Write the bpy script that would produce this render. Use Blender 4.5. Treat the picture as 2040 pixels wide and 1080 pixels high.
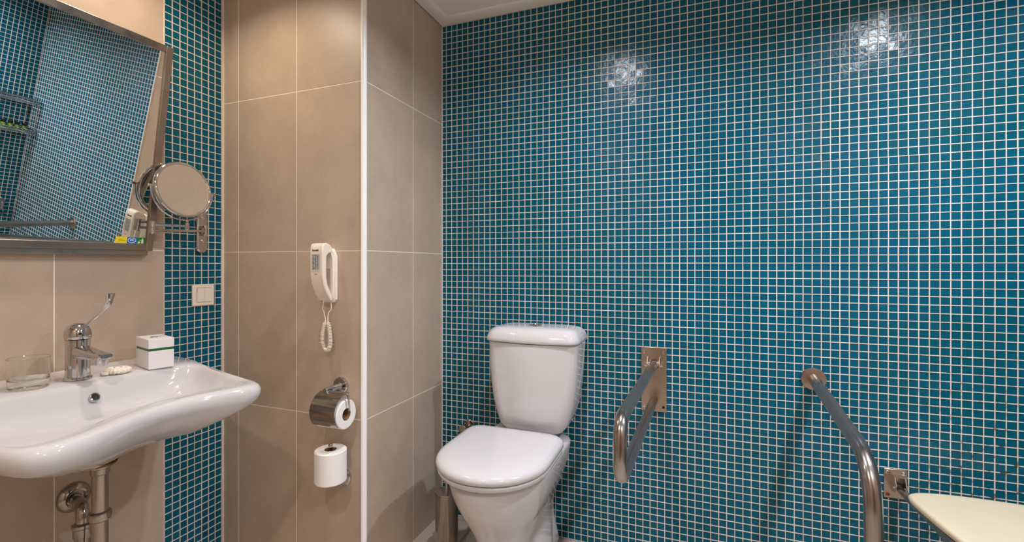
import bpy, bmesh, math, random
from mathutils import Vector, Matrix
random.seed(7)
for o in list(bpy.data.objects): bpy.data.objects.remove(o)
scene = bpy.context.scene
COL = scene.collection
PI = math.pi

# ------------------------------------------------------------------ camera
F_PX, YAW, CAM_H, HORIZON = 929.0, math.radians(20.7), 1.156, 527.0
cam = bpy.data.cameras.new('camera'); cam_o = bpy.data.objects.new('camera', cam); COL.objects.link(cam_o)
cam.sensor_fit = 'HORIZONTAL'; cam.sensor_width = 36.0
cam.lens = 36.0 * F_PX / 2040.0
cam.shift_y = (HORIZON - 540.0) / 2040.0
cam.clip_start = 0.02
cam_o.location = (0, 0, CAM_H); cam_o.rotation_euler = (PI / 2, 0, YAW)
scene.camera = cam_o

# ------------------------------------------------------------------ world, exposure
w = bpy.data.worlds.new('world'); scene.world = w; w.use_nodes = True
w.node_tree.nodes['Background'].inputs[0].default_value = (0.9, 0.95, 1, 1)
w.node_tree.nodes['Background'].inputs[1].default_value = 0.3
scene.view_settings.view_transform = 'Standard'
scene.view_settings.look = 'None'
scene.view_settings.gamma = 1
scene.view_settings.use_curve_mapping = False
scene.view_settings.exposure = 0.03

# recessed ceiling lamps (x, y, watts, colour)
WARM, NEUT = (1.0, 0.80, 0.58), (0.95, 0.985, 1.07)
LAMPS = [(-1.46, 0.98, 3.6, (1.0, 0.81, 0.61)), (-0.345, 1.14, 9.8, NEUT), (0.835, 1.14, 18.0, NEUT),
         (-0.60, -0.15, 9.5, (1.0, 0.88, 0.74)), (0.80, -0.15, 12.5, NEUT)]

# ------------------------------------------------------------------ room numbers (metres)
XL, XR, YB, YF, ZC = -1.772, 1.143, 1.92, -0.55, 2.275
XP, YP = -1.074, 1.36                # pillar edge: side face at XP, front face at YP
PITCH, Z0 = 0.0276, 0.0016           # mosaic

# ------------------------------------------------------------------ materials
def lin(c):
    return tuple(((v / 255) / 12.92 if v / 255 <= 0.04045 else ((v / 255 + 0.055) / 1.055) ** 2.4) for v in c)
class NT:
    def __init__(s, name):
        s.m = bpy.data.materials.new(name); s.m.use_nodes = True
        s.t = s.m.node_tree; s.b = s.t.nodes['Principled BSDF']
    def n(s, kind, **kw):
        x = s.t.nodes.new(kind)
        for k, v in kw.items(): setattr(x, k, v)
        return x
    def l(s, a, b): s.t.links.new(a, b)
    def set(s, **kw):
        for k, v in kw.items():
            k = k.replace('_', ' ')
            s.b.inputs[k].default_value = v
        return s
def mat(name, col, rough=0.5, metal=0.0, noise=0.0, nscale=30.0, stretch=(1, 1, 1), bump=0.0, rvar=0.0, **kw):
    t = NT(name); c = lin(col)
    t.set(Base_Color=(*c, 1), Roughness=rough, Metallic=metal, **kw)
    if noise or bump or rvar:
        tc = t.n('ShaderNodeNewGeometry'); mp = t.n('ShaderNodeMapping'); mp.inputs['Scale'].default_value = stretch
        t.l(tc.outputs['Position'], mp.inputs['Vector'])
        nz = t.n('ShaderNodeTexNoise'); nz.inputs['Scale'].default_value = nscale; nz.inputs['Detail'].default_value = 5
        t.l(mp.outputs[0], nz.inputs['Vector'])
        if noise:
            r = t.n('ShaderNodeMix', data_type='RGBA')
            r.inputs[6].default_value = (*[v * (1 - noise) for v in c], 1)
            r.inputs[7].default_value = (*[min(1, v * (1 + noise)) for v in c], 1)
            t.l(nz.outputs['Fac'], r.inputs[0]); t.l(r.outputs[2], t.b.inputs['Base Color'])
        if rvar:
            mr = t.n('ShaderNodeMapRange'); mr.inputs[1].default_value = 0.3; mr.inputs[2].default_value = 0.7
            mr.inputs[3].default_value = max(0.02, rough - rvar); mr.inputs[4].default_value = rough + rvar
            t.l(nz.outputs['Fac'], mr.inputs[0]); t.l(mr.outputs[0], t.b.inputs['Roughness'])
        if bump:
            b = t.n('ShaderNodeBump'); b.inputs['Strength'].default_value = bump; b.inputs['Distance'].default_value = 0.001
            t.l(nz.outputs['Fac'], b.inputs['Height']); t.l(b.outputs[0], t.b.inputs['Normal'])
    return t.m

def beige_tile(name, col):
    t = NT(name); c = lin(col)
    g = t.n('ShaderNodeNewGeometry')
    n1 = t.n('ShaderNodeTexNoise'); n1.inputs['Scale'].default_value = 7; n1.inputs['Detail'].default_value = 8; n1.inputs['Roughness'].default_value = 0.65
    n2 = t.n('ShaderNodeTexNoise'); n2.inputs['Scale'].default_value = 260; n2.inputs['Detail'].default_value = 3
    t.l(g.outputs['Position'], n1.inputs['Vector']); t.l(g.outputs['Position'], n2.inputs['Vector'])
    a = t.n('ShaderNodeMath', operation='MULTIPLY_ADD'); a.inputs[1].default_value = 0.35
    t.l(n2.outputs['Fac'], a.inputs[0]); t.l(n1.outputs['Fac'], a.inputs[2])
    oi = t.n('ShaderNodeObjectInfo')
    a2 = t.n('ShaderNodeMath', operation='MULTIPLY_ADD'); a2.inputs[1].default_value = 0.15
    t.l(oi.outputs['Random'], a2.inputs[0]); t.l(a.outputs[0], a2.inputs[2])
    mr = t.n('ShaderNodeMapRange'); mr.inputs[1].default_value = 0.45; mr.inputs[2].default_value = 1.0
    t.l(a2.outputs[0], mr.inputs[0])
    mx = t.n('ShaderNodeMix', data_type='RGBA')
    mx.inputs[6].default_value = (*[v * 0.86 for v in c], 1); mx.inputs[7].default_value = (*[v * 1.13 for v in c], 1)
    t.l(mr.outputs[0], mx.inputs[0]); t.l(mx.outputs[2], t.b.inputs['Base Color'])
    b = t.n('ShaderNodeBump'); b.inputs['Strength'].default_value = 0.12; b.inputs['Distance'].default_value = 0.0006
    t.l(n2.outputs['Fac'], b.inputs['Height']); t.l(b.outputs[0], t.b.inputs['Normal'])
    t.set(Roughness=0.4)
    return t.m

def mosaic_glass():
    t = NT('mosaic_glass')
    g = t.n('ShaderNodeNewGeometry')
    # one random value for each cell of the mosaic grid
    sub = t.n('ShaderNodeVectorMath', operation='SUBTRACT'); sub.inputs[1].default_value = (-1.052, 1.133, Z0)
    t.l(g.outputs['Position'], sub.inputs[0])
    dv = t.n('ShaderNodeVectorMath', operation='SCALE'); dv.inputs['Scale'].default_value = 1 / PITCH
    t.l(sub.outputs[0], dv.inputs[0])
    fl = t.n('ShaderNodeVectorMath', operation='FLOOR'); t.l(dv.outputs[0], fl.inputs[0])
    wn = t.n('ShaderNodeTexWhiteNoise', noise_dimensions='3D'); t.l(fl.outputs[0], wn.inputs['Vector'])
    # slow drift between bluer and greener sheets
    big = t.n('ShaderNodeTexNoise'); big.inputs['Scale'].default_value = 2.3; big.inputs['Detail'].default_value = 2
    t.l(g.outputs['Position'], big.inputs['Vector'])
    blend = t.n('ShaderNodeMath', operation='MULTIPLY_ADD'); blend.inputs[1].default_value = 0.45
    t.l(wn.outputs['Value'], blend.inputs[0])
    bs = t.n('ShaderNodeMapRange'); bs.inputs[1].default_value = 0.35; bs.inputs[2].default_value = 0.65; bs.inputs[3].default_value = 0.0; bs.inputs[4].default_value = 0.55
    t.l(big.outputs['Fac'], bs.inputs[0]); t.l(bs.outputs[0], blend.inputs[2])
    cr = t.n('ShaderNodeValToRGB')
    e = cr.color_ramp.elements
    e[0].position = 0; e[0].color = (0.001, 0.090, 0.124, 1)
    e[1].position = 1; e[1].color = (0.001, 0.106, 0.192, 1)
    t.l(blend.outputs[0], cr.inputs[0]); t.l(cr.outputs[0], t.b.inputs['Base Color'])
    nz = t.n('ShaderNodeTexNoise'); nz.inputs['Scale'].default_value = 75; nz.inputs['Detail'].default_value = 2
    t.l(g.outputs['Position'], nz.inputs['Vector'])
    b = t.n('ShaderNodeBump'); b.inputs['Strength'].default_value = 0.5; b.inputs['Distance'].default_value = 0.0012
    t.l(nz.outputs['Fac'], b.inputs['Height']); t.l(b.outputs[0], t.b.inputs['Normal'])
    t.set(Roughness=0.2, IOR=1.5, Specular_IOR_Level=0.20)
    return t.m

def grout_stained():
    t = NT('grout'); g = t.n('ShaderNodeNewGeometry')
    nz = t.n('ShaderNodeTexNoise'); nz.inputs['Scale'].default_value = 55; nz.inputs['Detail'].default_value = 4
    n2 = t.n('ShaderNodeTexNoise'); n2.inputs['Scale'].default_value = 2.2; n2.inputs['Detail'].default_value = 1
    t.l(g.outputs['Position'], nz.inputs['Vector']); t.l(g.outputs['Position'], n2.inputs['Vector'])
    # spray zone of the shower seat: mildew marks low on the right
    sx = t.n('ShaderNodeSeparateXYZ'); t.l(g.outputs['Position'], sx.inputs[0])
    mx_ = t.n('ShaderNodeMapRange'); mx_.inputs[1].default_value = 0.45; mx_.inputs[2].default_value = 0.9; t.l(sx.outputs['X'], mx_.inputs[0])
    mz_ = t.n('ShaderNodeMapRange'); mz_.inputs[1].default_value = 1.0; mz_.inputs[2].default_value = 0.6; t.l(sx.outputs['Z'], mz_.inputs[0])
    mm = t.n('ShaderNodeMath', operation='MULTIPLY'); t.l(mx_.outputs[0], mm.inputs[0]); t.l(mz_.outputs[0], mm.inputs[1])
    th = t.n('ShaderNodeMapRange'); th.inputs[1].default_value = 0.52; th.inputs[2].default_value = 0.68; t.l(nz.outputs['Fac'], th.inputs[0])
    st = t.n('ShaderNodeMath', operation='MULTIPLY'); t.l(mm.outputs[0], st.inputs[0]); t.l(th.outputs[0], st.inputs[1])
    c1 = t.n('ShaderNodeMix', data_type='RGBA')
    c1.inputs[6].default_value = (*lin((222, 208, 198)), 1); c1.inputs[7].default_value = (*lin((240, 228, 219)), 1)
    t.l(n2.outputs['Fac'], c1.inputs[0])
    c2 = t.n('ShaderNodeMix', data_type='RGBA'); c2.inputs[7].default_value = (*lin((112, 78, 52)), 1)
    t.l(st.outputs[0], c2.inputs[0]); t.l(c1.outputs[2], c2.inputs[6]); t.l(c2.outputs[2], t.b.inputs['Base Color'])
    t.set(Roughness=0.55)
    return t.m

def brushed(name, col, rough=0.28, stretch=(4, 4, 300)):
    return mat(name, col, rough, 1.0, noise=0.10, nscale=18.0, rvar=0.06)

M_TILE = beige_tile('beige_tile', (189, 171, 153))
M_FLOOR = beige_tile('floor_tile', (186, 173, 159))
M_GROUT_B = mat('beige_grout', (246, 236, 224), 0.7, noise=0.05, nscale=40)
M_GROUT = grout_stained()
M_MOSAIC = mosaic_glass()
M_WHITE_TRIM = mat('white_plastic_trim', (251, 250, 251), 0.3)
M_CEIL = mat('ceiling_paint', (244, 240, 232), 0.8, noise=0.03, nscale=3)
M_CORNICE = mat('cornice_paint', (238, 234, 226), 0.6)
M_CERAMIC = mat('white_ceramic', (209, 207, 209), 0.07, Coat_Weight=0.3)
M_SEATW = mat('white_seat_plastic', (208, 206, 209), 0.14)
M_CHROME = mat('chrome', (205, 203, 204), 0.06, 1.0)
M_CHROME_W = mat('chrome_worn', (176, 168, 160), 0.13, 1.0, noise=0.12, nscale=25, rvar=0.08)
M_STEEL = brushed('brushed_steel', (170, 164, 160), 0.21)
M_STEEL_P = brushed('brushed_steel_plate', (190, 176, 163), 0.33)
M_STEEL_F = brushed('mirror_frame_steel', (166, 156, 146), 0.30)
M_MIRROR = mat('mirror_silver', (232, 236, 234), 0.0, 1.0)
M_BRASS = mat('tarnished_brass', (120, 96, 62), 0.35, 1.0, noise=0.2, nscale=60)
M_DARK = mat('dark_gap', (28, 24, 22), 0.6)
M_RUST = mat('rusty_screw', (150, 84, 44), 0.5, 0.6, noise=0.3, nscale=300)
M_SEAT = mat('cream_seat_plastic', (220, 207, 178), 0.38, noise=0.04, nscale=9)
M_PAPER = mat('tissue_paper', (248, 246, 244), 0.9, noise=0.02, nscale=60, bump=0.6)
M_CARD = mat('cardboard_core', (150, 112, 78), 0.85, noise=0.1, nscale=60)
M_PHONE = mat('cream_phone_plastic', (242, 233, 220), 0.3)
M_PHONE_G = mat('phone_recess_grey', (206, 194, 180), 0.4)
M_LCD = mat('phone_label_grey', (178, 186, 190), 0.4)
M_INK = mat('black_ink', (30, 28, 28), 0.6)
M_INKG = mat('grey_ink', (120, 128, 118), 0.7)
M_SWITCH = mat('switch_plastic', (238, 228, 212), 0.3)
M_BOX = mat('white_card_box', (238, 234, 238), 0.35)
M_GREEN = mat('green_band', (16, 100, 30), 0.35)
M_YEL = mat('sticker_yellow', (250, 224, 10), 0.4)
M_BLU = mat('sticker_blue', (20, 116, 214), 0.4)
M_GRN = mat('sticker_green', (10, 140, 30), 0.4)
M_STW = mat('sticker_white', (245, 245, 245), 0.4)
M_SOAP = mat('soap_wrap', (238, 230, 216), 0.45, noise=0.06, nscale=90, bump=0.3)
M_BOTTLE = mat('green_shampoo', (92, 122, 20), 0.2)
M_CAP = mat('black_cap', (18, 18, 18), 0.35)
M_DOOR = mat('door_wood', (120, 84, 56), 0.4, noise=0.2, nscale=4, stretch=(14, 14, 1))
M_GLASS = NT('clear_glass').set(Base_Color=(0.97, 0.99, 0.98, 1), Roughness=0.0, IOR=1.45, Transmission_Weight=1.0).m
M_SILICONE = mat('silicone', (226, 216, 206), 0.5)
M_LENS = NT('lamp_lens').set(Base_Color=(1, 1, 1, 1), Emission_Color=(1, 0.93, 0.85, 1), Emission_Strength=25.0).m

# ------------------------------------------------------------------ mesh builder
ORG = {}     # world origin of each object
def axis_m(d):
    return Vector(d).normalized().to_track_quat('Z', 'Y').to_matrix()
class MB:
    def __init__(s): s.v = []; s.f = []
    def add(s, vs, fs):
        o = len(s.v); s.v += [tuple(x) for x in vs]; s.f += [tuple(i + o for i in q) for q in fs]; return s
    def box(s, c, size, R=None):
        hx, hy, hz = [q / 2 for q in size]
        vs = [Vector((x, y, z)) for x in (-hx, hx) for y in (-hy, hy) for z in (-hz, hz)]
        if R is not None: vs = [R @ q for q in vs]
        vs = [q + Vector(c) for q in vs]
        return s.add(vs, [(0, 1, 3, 2), (4, 6, 7, 5), (0, 4, 5, 1), (2, 3, 7, 6), (0, 2, 6, 4), (1, 5, 7, 3)])
    def loft(s, rings, cap0=True, cap1=True, closed=True):
        n = len(rings[0]); vs = [p for r in rings for p in r]; fs = []
        for i in range(len(rings) - 1):
            for j in range(n if closed else n - 1):
                k = (j + 1) % n
                fs.append((i * n + j, i * n + k, (i + 1) * n + k, (i + 1) * n + j))
        if cap0: fs.append(tuple(reversed(range(n))))
        if cap1: fs.append(tuple(range((len(rings) - 1) * n, len(rings) * n)))
        return s.add(vs, fs)
    def tube(s, path, r, n=14, caps=True):
        path = [Vector(p) for p in path]; rings = []
        t = (path[1] - path[0]).normalized()
        u = t.orthogonal().normalized()
        for i, p in enumerate(path):
            if i == 0: d = path[1] - path[0]
            elif i == len(path) - 1: d = path[-1] - path[-2]
            else: d = (path[i + 1] - p).normalized() + (p - path[i - 1]).normalized()
            d.normalize()
            u = (u - d * u.dot(d)).normalized(); v = d.cross(u)
            rr = r[i] if isinstance(r, (list, tuple)) else r
            rings.append([p + (u * math.cos(2 * PI * k / n) + v * math.sin(2 * PI * k / n)) * rr for k in range(n)])
        return s.loft(rings, caps, caps)
    def lathe(s, prof, n=32, c=(0, 0, 0), d=(0, 0, 1), cap0=True, cap1=True):
        R = axis_m(d); c = Vector(c)
        rings = [[c + R @ Vector((max(r, 1e-5) * math.cos(2 * PI * k / n), max(r, 1e-5) * math.sin(2 * PI * k / n), z)) for k in range(n)] for r, z in prof]
        return s.loft(rings, cap0, cap1)
    def prism(s, poly, a, b, fn):   # poly 2d, fn(u, v, w) -> point, w from a to b
        n = len(poly)
        vs = [fn(u, v, a) for u, v in poly] + [fn(u, v, b) for u, v in poly]
        fs = [tuple(reversed(range(n))), tuple(range(n, 2 * n))] + [(i, (i + 1) % n, n + (i + 1) % n, n + i) for i in range(n)]
        return s.add(vs, fs)
    def mesh(s, name, org=(0, 0, 0), smooth=35):
        me = bpy.data.meshes.new(name); o = Vector(org)
        me.from_pydata([Vector(p) - o for p in s.v], [], s.f); me.update()
        bm = bmesh.new(); bm.from_mesh(me); bmesh.ops.recalc_face_normals(bm, faces=bm.faces); bm.to_mesh(me); bm.free()
        if smooth:
            me.polygons.foreach_set('use_smooth', [True] * len(me.polygons)); me.set_sharp_from_angle(angle=math.radians(smooth))
        return me
    def build(s, name, m, parent=None, smooth=35, bevel=0, seg=2, sub=0, org=None):
        if org is None: org = ORG[parent] if parent is not None else (0, 0, 0)
        me = s.mesh(name, org, smooth); me.materials.append(m)
        o = bpy.data.objects.new(name, me); COL.objects.link(o); ORG[o] = Vector(org)
        if parent is not None:
            o.parent = parent; o.location = Vector(org) - ORG[parent]
        else: o.location = org
        if bevel:
            b = o.modifiers.new('bevel', 'BEVEL'); b.width = bevel; b.segments = seg; b.limit_method = 'ANGLE'; b.angle_limit = math.radians(40)
            b.harden_normals = False
        if sub:
            x = o.modifiers.new('sub', 'SUBSURF'); x.levels = sub; x.render_levels = sub
        return o
def tag(o, label=None, cat=None, group=None, kind=None):
    if label: o['label'] = label
    if cat: o['category'] = cat
    if group: o['group'] = group
    if kind: o['kind'] = kind
    return o
def thing(name, label, cat, loc, group=None):
    o = bpy.data.objects.new(name, None); COL.objects.link(o); o.location = loc; ORG[o] = Vector(loc); o.empty_display_size = 0.05
    return tag(o, label, cat, group)
def arc(c, a, b, r, t0, t1, n=10):
    c, a, b = Vector(c), Vector(a), Vector(b)
    return [c + (a * math.cos(t0 + (t1 - t0) * i / n) + b * math.sin(t0 + (t1 - t0) * i / n)) * r for i in range(n + 1)]
def fillet(pts, r, n=8):
    pts = [Vector(p) for p in pts]; out = [pts[0]]
    for i in range(1, len(pts) - 1):
        p = pts[i]; d0 = (pts[i - 1] - p); d1 = (pts[i + 1] - p)
        rr = r[i - 1] if isinstance(r, (list, tuple)) else r
        ang = d0.angle(d1); t = min(rr / math.tan(ang / 2), d0.length * 0.49, d1.length * 0.49)
        a = p + d0.normalized() * t; b = p + d1.normalized() * t
        for k in range(n + 1):
            q = k / n; out.append(a * (1 - q) ** 2 + p * 2 * q * (1 - q) + b * q * q)
    return out + [pts[-1]]
def spline(pts, n=10, closed=True):
    out = []; m = len(pts)
    for i in range(m if closed else m - 1):
        p0, p1, p2, p3 = [Vector(pts[(i + k) % m] if closed else pts[min(max(i + k, 0), m - 1)]) for k in (-1, 0, 1, 2)]
        for k in range(n):
            t = k / n
            out.append(0.5 * ((2 * p1) + (p2 - p0) * t + (2 * p0 - 5 * p1 + 4 * p2 - p3) * t * t + (3 * p1 - p0 - 3 * p2 + p3) * t ** 3))
    if not closed: out.append(Vector(pts[-1]))
    return out
def resample(poly, n):
    poly = [Vector(p) for p in poly]; L = [0]
    for i in range(len(poly)): L.append(L[-1] + (poly[(i + 1) % len(poly)] - poly[i]).length)
    out = []; j = 0
    for k in range(n):
        t = L[-1] * k / n
        while L[j + 1] < t: j += 1
        f = (t - L[j]) / max(L[j + 1] - L[j], 1e-9)
        out.append(poly[j].lerp(poly[(j + 1) % len(poly)], f))
    return out
def text_part(name, s, size, m, parent, origin, R, depth=0.0002):
    cu = bpy.data.curves.new('txt', 'FONT'); cu.body = s; cu.size = size; cu.extrude = depth; cu.align_x = 'CENTER'; cu.align_y = 'CENTER'; cu.resolution_u = 2
    cu.offset = size * 0.02
    to = bpy.data.objects.new('txt', cu); COL.objects.link(to)
    bpy.context.view_layer.update()
    me = bpy.data.meshes.new_from_object(to.evaluated_get(bpy.context.evaluated_depsgraph_get()))
    bpy.data.objects.remove(to); bpy.data.curves.remove(cu)
    me.transform(Matrix.Translation(Vector(origin) - ORG[parent]) @ R.to_4x4())
    me.materials.clear(); me.materials.append(m)
    o = bpy.data.objects.new(name, me); COL.objects.link(o); o.parent = parent; ORG[o] = ORG[parent]
    return o

def project(p):
    d = -p[0] * math.sin(YAW) + p[1] * math.cos(YAW); l = p[0] * math.cos(YAW) + p[1] * math.sin(YAW)
    return (1020 + F_PX * l / d, HORIZON - F_PX * (p[2] - CAM_H) / d, d)

# ------------------------------------------------------------------ walls
# frames: wall_frame(origin, angle): local x runs along the wall, local -y is the room side
class Frame:
    def __init__(s, org, ang):
        s.o = Vector(org); s.R = Matrix.Rotation(ang, 3, 'Z'); s.a = ang
    def p(s, u, w, z): return s.o + s.R @ Vector((u, w, z))
F_BACK = Frame((0, YB, 0), 0)            # local x = +X
F_LEFT = Frame((XL, 0, 0), PI / 2)       # local x = +Y
F_RIGHT = Frame((XR, 0, 0), -PI / 2)     # local x = -Y
F_FRONT = Frame((0, YF, 0), PI)          # local x = -X
F_PF = Frame((0, YP, 0), 0)
F_PS = Frame((XP, 0, 0), -PI / 2 + PI)   # faces +X, local x = +Y

def slab(mb, fr, u0, u1, z0, z1, w0, w1):
    mb.add([fr.p(u, w, z) for u in (u0, u1) for w in (w0, w1) for z in (z0, z1)],
           [(0, 1, 3, 2), (4, 6, 7, 5), (0, 4, 5, 1), (2, 3, 7, 6), (0, 2, 6, 4), (1, 5, 7, 3)])
TILE_MESH = {}
def tile_mesh(wd, ht, th, ch, m, name='tile'):
    key = (round(wd, 4), round(ht, 4), round(th, 4), m.name)
    if key not in TILE_MESH:
        a, b = wd / 2, ht / 2
        def ring(x, z, y): return [(-x, y, -z), (x, y, -z), (x, y, z), (-x, y, z)]
        mb = MB(); mb.loft([ring(a, b, th), ring(a, b, ch * 0.7), ring(a - ch, b - ch, 0)], True, True) if ch < .001 else mb.loft([ring(a, b, th), ring(a - ch, b - ch, 0)], True, True)
        me = mb.mesh(name, smooth=0); me.materials.append(m); TILE_MESH[key] = me
    return TILE_MESH[key]
def put_tile(parent, fr, u0, u1, z0, z1, m, w=0.0, th=0.008, ch=0.0007, name='tile'):
    o = bpy.data.objects.new(name, tile_mesh(u1 - u0, z1 - z0, th, ch, m, name)); COL.objects.link(o)
    o.parent = parent; o.location = fr.p((u0 + u1) / 2, w, (z0 + z1) / 2) - ORG[parent]; o.rotation_euler = (0, 0, fr.a)
    return o
ROWS = [(0.002, 0.6015), (0.6045, 1.2045), (1.2075, 1.8075), (1.8105, 2.274)]
J = 0.0017
def big_tiles(parent, fr, cuts):
    for a, b in zip(cuts[:-1], cuts[1:]):
        for z0, z1 in ROWS: put_tile(parent, fr, a + J, b - J, z0, z1, M_TILE)

def mosaic(fr, parent_name, u_lo, u_hi, u_j0, z_hi, n_parts, visible, slab_u):
    """grout bed with raised joints + glass tiles set between them; the n_parts largest in view are single parts"""
    g = MB()
    slab(g, fr, slab_u[0], slab_u[1], 0, ZC, 0.003, 0.10)
    rnd = random.Random(len(parent_name) * 13)
    SH = 11
    k0 = math.floor((u_lo - u_j0) / PITCH + 1e-6); k1 = math.ceil((u_hi - u_j0) / PITCH - 1e-6)
    r1 = round((z_hi - Z0) / PITCH)
    JW = 0.0027
    cells = []
    for su in range(k0, k1, SH):
        for sz in range(0, r1, SH):
            dx, dz = rnd.uniform(-.0005, .0005), rnd.uniform(-.0004, .0004)
            ua, ub = su, min(su + SH, k1); za, zb = sz, min(sz + SH, r1)
            U0 = max(u_lo, u_j0 + ua * PITCH); U1 = min(u_hi, u_j0 + ub * PITCH)
            W0, W1 = Z0 + za * PITCH, Z0 + zb * PITCH
            for k in range(ua, ub + (1 if ub == k1 else 0)):
                u = u_j0 + k * PITCH + dx + rnd.uniform(-.0002, .0002)
                if u < u_lo - .001 or u > u_hi + .001: continue
                h = JW / 2 * rnd.uniform(.85, 1.15)
                slab(g, fr, max(u - h, u_lo), min(u + h, u_hi), W0, W1, 0.00004, 0.0035)
            for r in range(za, zb + (1 if zb == r1 else 0)):
                z = Z0 + r * PITCH + dz + rnd.uniform(-.0002, .0002); h = JW / 2 * rnd.uniform(.8, 1.1)
                slab(g, fr, U0, U1, z - h, z + h, 0.0, 0.0035)
            for k in range(ua, ub):
                for r in range(za, zb):
                    a = max(u_lo, u_j0 + k * PITCH + .0006); b = min(u_hi, u_j0 + (k + 1) * PITCH - .0006)
                    if b - a < .003: continue
                    cells.append((a + dx, b + dx, Z0 + r * PITCH + .0006 + dz, Z0 + (r + 1) * PITCH - .0006 + dz, b - a > PITCH - .0015))
    wall = g.build(parent_name, M_GROUT, smooth=0, org=fr.p((slab_u[0] + slab_u[1]) / 2, 0.003, 0))
    tag(wall, kind='structure')
    score = []
    for i, (a, b, z0, z1, full) in enumerate(cells):
        if not full or n_parts == 0: continue
        px = [project(fr.p(u, 0, z)) for u, z in ((a, z0), (b, z0), (b, z1), (a, z1))]
        if any(q[2] < .1 for q in px) or not visible(*[sum(q[i_] for q in px) / 4 for i_ in (0, 1)]): continue
        ar = abs(sum(px[j][0] * px[(j + 1) % 4][1] - px[(j + 1) % 4][0] * px[j][1] for j in range(4))) / 2
        score.append((-ar, i))
    single = {i for _, i in sorted(score)[:n_parts]}
    rest = MB(); tm = None
    T = PITCH - .0012
    for i, (a, b, z0, z1, full) in enumerate(cells):
        w = 0.0012 + rnd.uniform(-.00015, .00015)
        tu, tz = rnd.gauss(0, .016), rnd.gauss(0, .016)
        if i in single:
            o = put_tile(wall, fr, (a + b) / 2 - T / 2, (a + b) / 2 + T / 2, (z0 + z1) / 2 - T / 2, (z0 + z1) / 2 + T / 2, M_MOSAIC, w, 0.0022, 0.0016)
            o.rotation_euler = (tz, 0, fr.a + tu)
        else:
            c, d = (b - a) / 2, (z1 - z0) / 2
            i_ = .0016; uc_, zc_ = (a + b) / 2, (z0 + z1) / 2
            vs = [fr.p(u, w - tu * (u - uc_) + tz * (z - zc_), z) for u, z in ((a + i_, z0 + i_), (b - i_, z0 + i_), (b - i_, z1 - i_), (a + i_, z1 - i_))]
            vs += [fr.p(u, 0.0034, z) for u, z in ((a, z0), (b, z0), (b, z1), (a, z1))]
            rest.add(vs, [(0, 1, 2, 3), (0, 4, 5, 1), (1, 5, 6, 2), (2, 6, 7, 3), (3, 7, 4, 0)])
    if rest.f:
        o = rest.build('mosaic_tiles', M_MOSAIC, wall, smooth=0); tag(o, kind='stuff')
    return wall

def vis_back(x, y):
    if not (4 < x < 2036 and 4 < y < 1076): return False
    if x > 1800 and y > 970: return False
    if 1590 < x < 1770 and y > 730: return False
    return True
def vis_strip(x, y):
    if not (330 < x < 444 and 6 < y < 1074): return False
    if x < 432 and 310 < y < 515: return False
    return not (y > 690 and y < 880)
wall_back = mosaic(F_BACK, 'wall_back', XP + .002, XR, -1.052, 2.266, 300, vis_back, (XL - .1, XR + .1))
tag(wall_back, 'wall of small square teal glass mosaic behind the toilet', 'wall')
# the mosaic strip of the left wall
wall_strip = mosaic(F_LEFT, 'wall_left_strip', 1.1335, 1.1335 + 8 * PITCH, 1.1335, 2.266, 300, vis_strip, (1.1305, YP + .02))
tag(wall_strip, 'narrow vertical strip of teal mosaic beside the tilted mirror', 'wall')
# mosaic part of the right wall (seen in the tilted mirror)
wall_right = mosaic(F_RIGHT, 'wall_right', -YB, -0.95, -YB, 2.266, 0, None, (-YB - .1, -0.95))
tag(wall_right, 'teal mosaic side wall of the shower, seen in the tilted mirror', 'wall')

mb = MB(); slab(mb, F_LEFT, YF - .1, 1.1305, 0, ZC, 0.0007, 0.10)
wall_left = tag(mb.build('wall_left', M_GROUT_B, smooth=0), 'beige tiled wall behind the washbasin', 'wall', kind='structure')
big_tiles(wall_left, F_LEFT, [YF, -.38, -.08, .22, .52, .82, 1.132])
mb = MB(); slab(mb, F_RIGHT, -0.95, -YF + .1, 0, ZC, 0.0007, 0.10)
wall_rb = tag(mb.build('wall_right_beige', M_GROUT_B, smooth=0), 'beige tiled part of the right wall beside the camera', 'wall', kind='structure')
big_tiles(wall_rb, F_RIGHT, [-.95, -.65, -.35, -.05, .25, .55])
mb = MB(); slab(mb, F_FRONT, -XR - .1, -XL + .1, 0, ZC, 0.0007, 0.10)
wall_front = tag(mb.build('wall_front', M_GROUT_B, smooth=0), 'beige tiled wall behind the camera', 'wall', kind='structure')
big_tiles(wall_front, F_FRONT, [-XR, -.85, -.55, -.25, .05, .35, .65, .95, 1.25, 1.55, 1.772])
# boxed-in pillar
mb = MB(); mb.box(((XL + XP) / 2 - .05, (YP + YB) / 2 + .02, ZC / 2), (XP - XL + .1 - .0014, YB - YP + .04 - .0014, ZC))
wall_pillar = tag(mb.build('wall_pillar', M_GROUT_B, smooth=0), 'beige tiled boxed-in corner carrying the phone and the paper rolls', 'wall', kind='structure')
big_tiles(wall_pillar, F_PF, [XL + .004, -1.685, -1.384, XP - .008])
big_tiles(wall_pillar, F_PS, [YP + .008, 1.676, YB - .002])
# white rounded edge trim on the pillar corner
mb = MB(); r = 0.0125; cx, cy = XP - .0095, YP + .0095
poly = [(cx - .002, cy - r)] + [(cx + r * math.cos(t), cy + r * math.sin(t)) for t in [-PI / 2 + i * PI / 2 / 8 for i in range(9)]] + [(cx + r, cy + .002), (cx, cy)]
mb.prism(poly, 0, ZC, lambda u, v, z: (u, v, z))
tag(mb.build('trim_1', M_WHITE_TRIM), 'white rounded plastic edge strip running up the pillar corner', 'trim', kind='structure')
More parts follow.
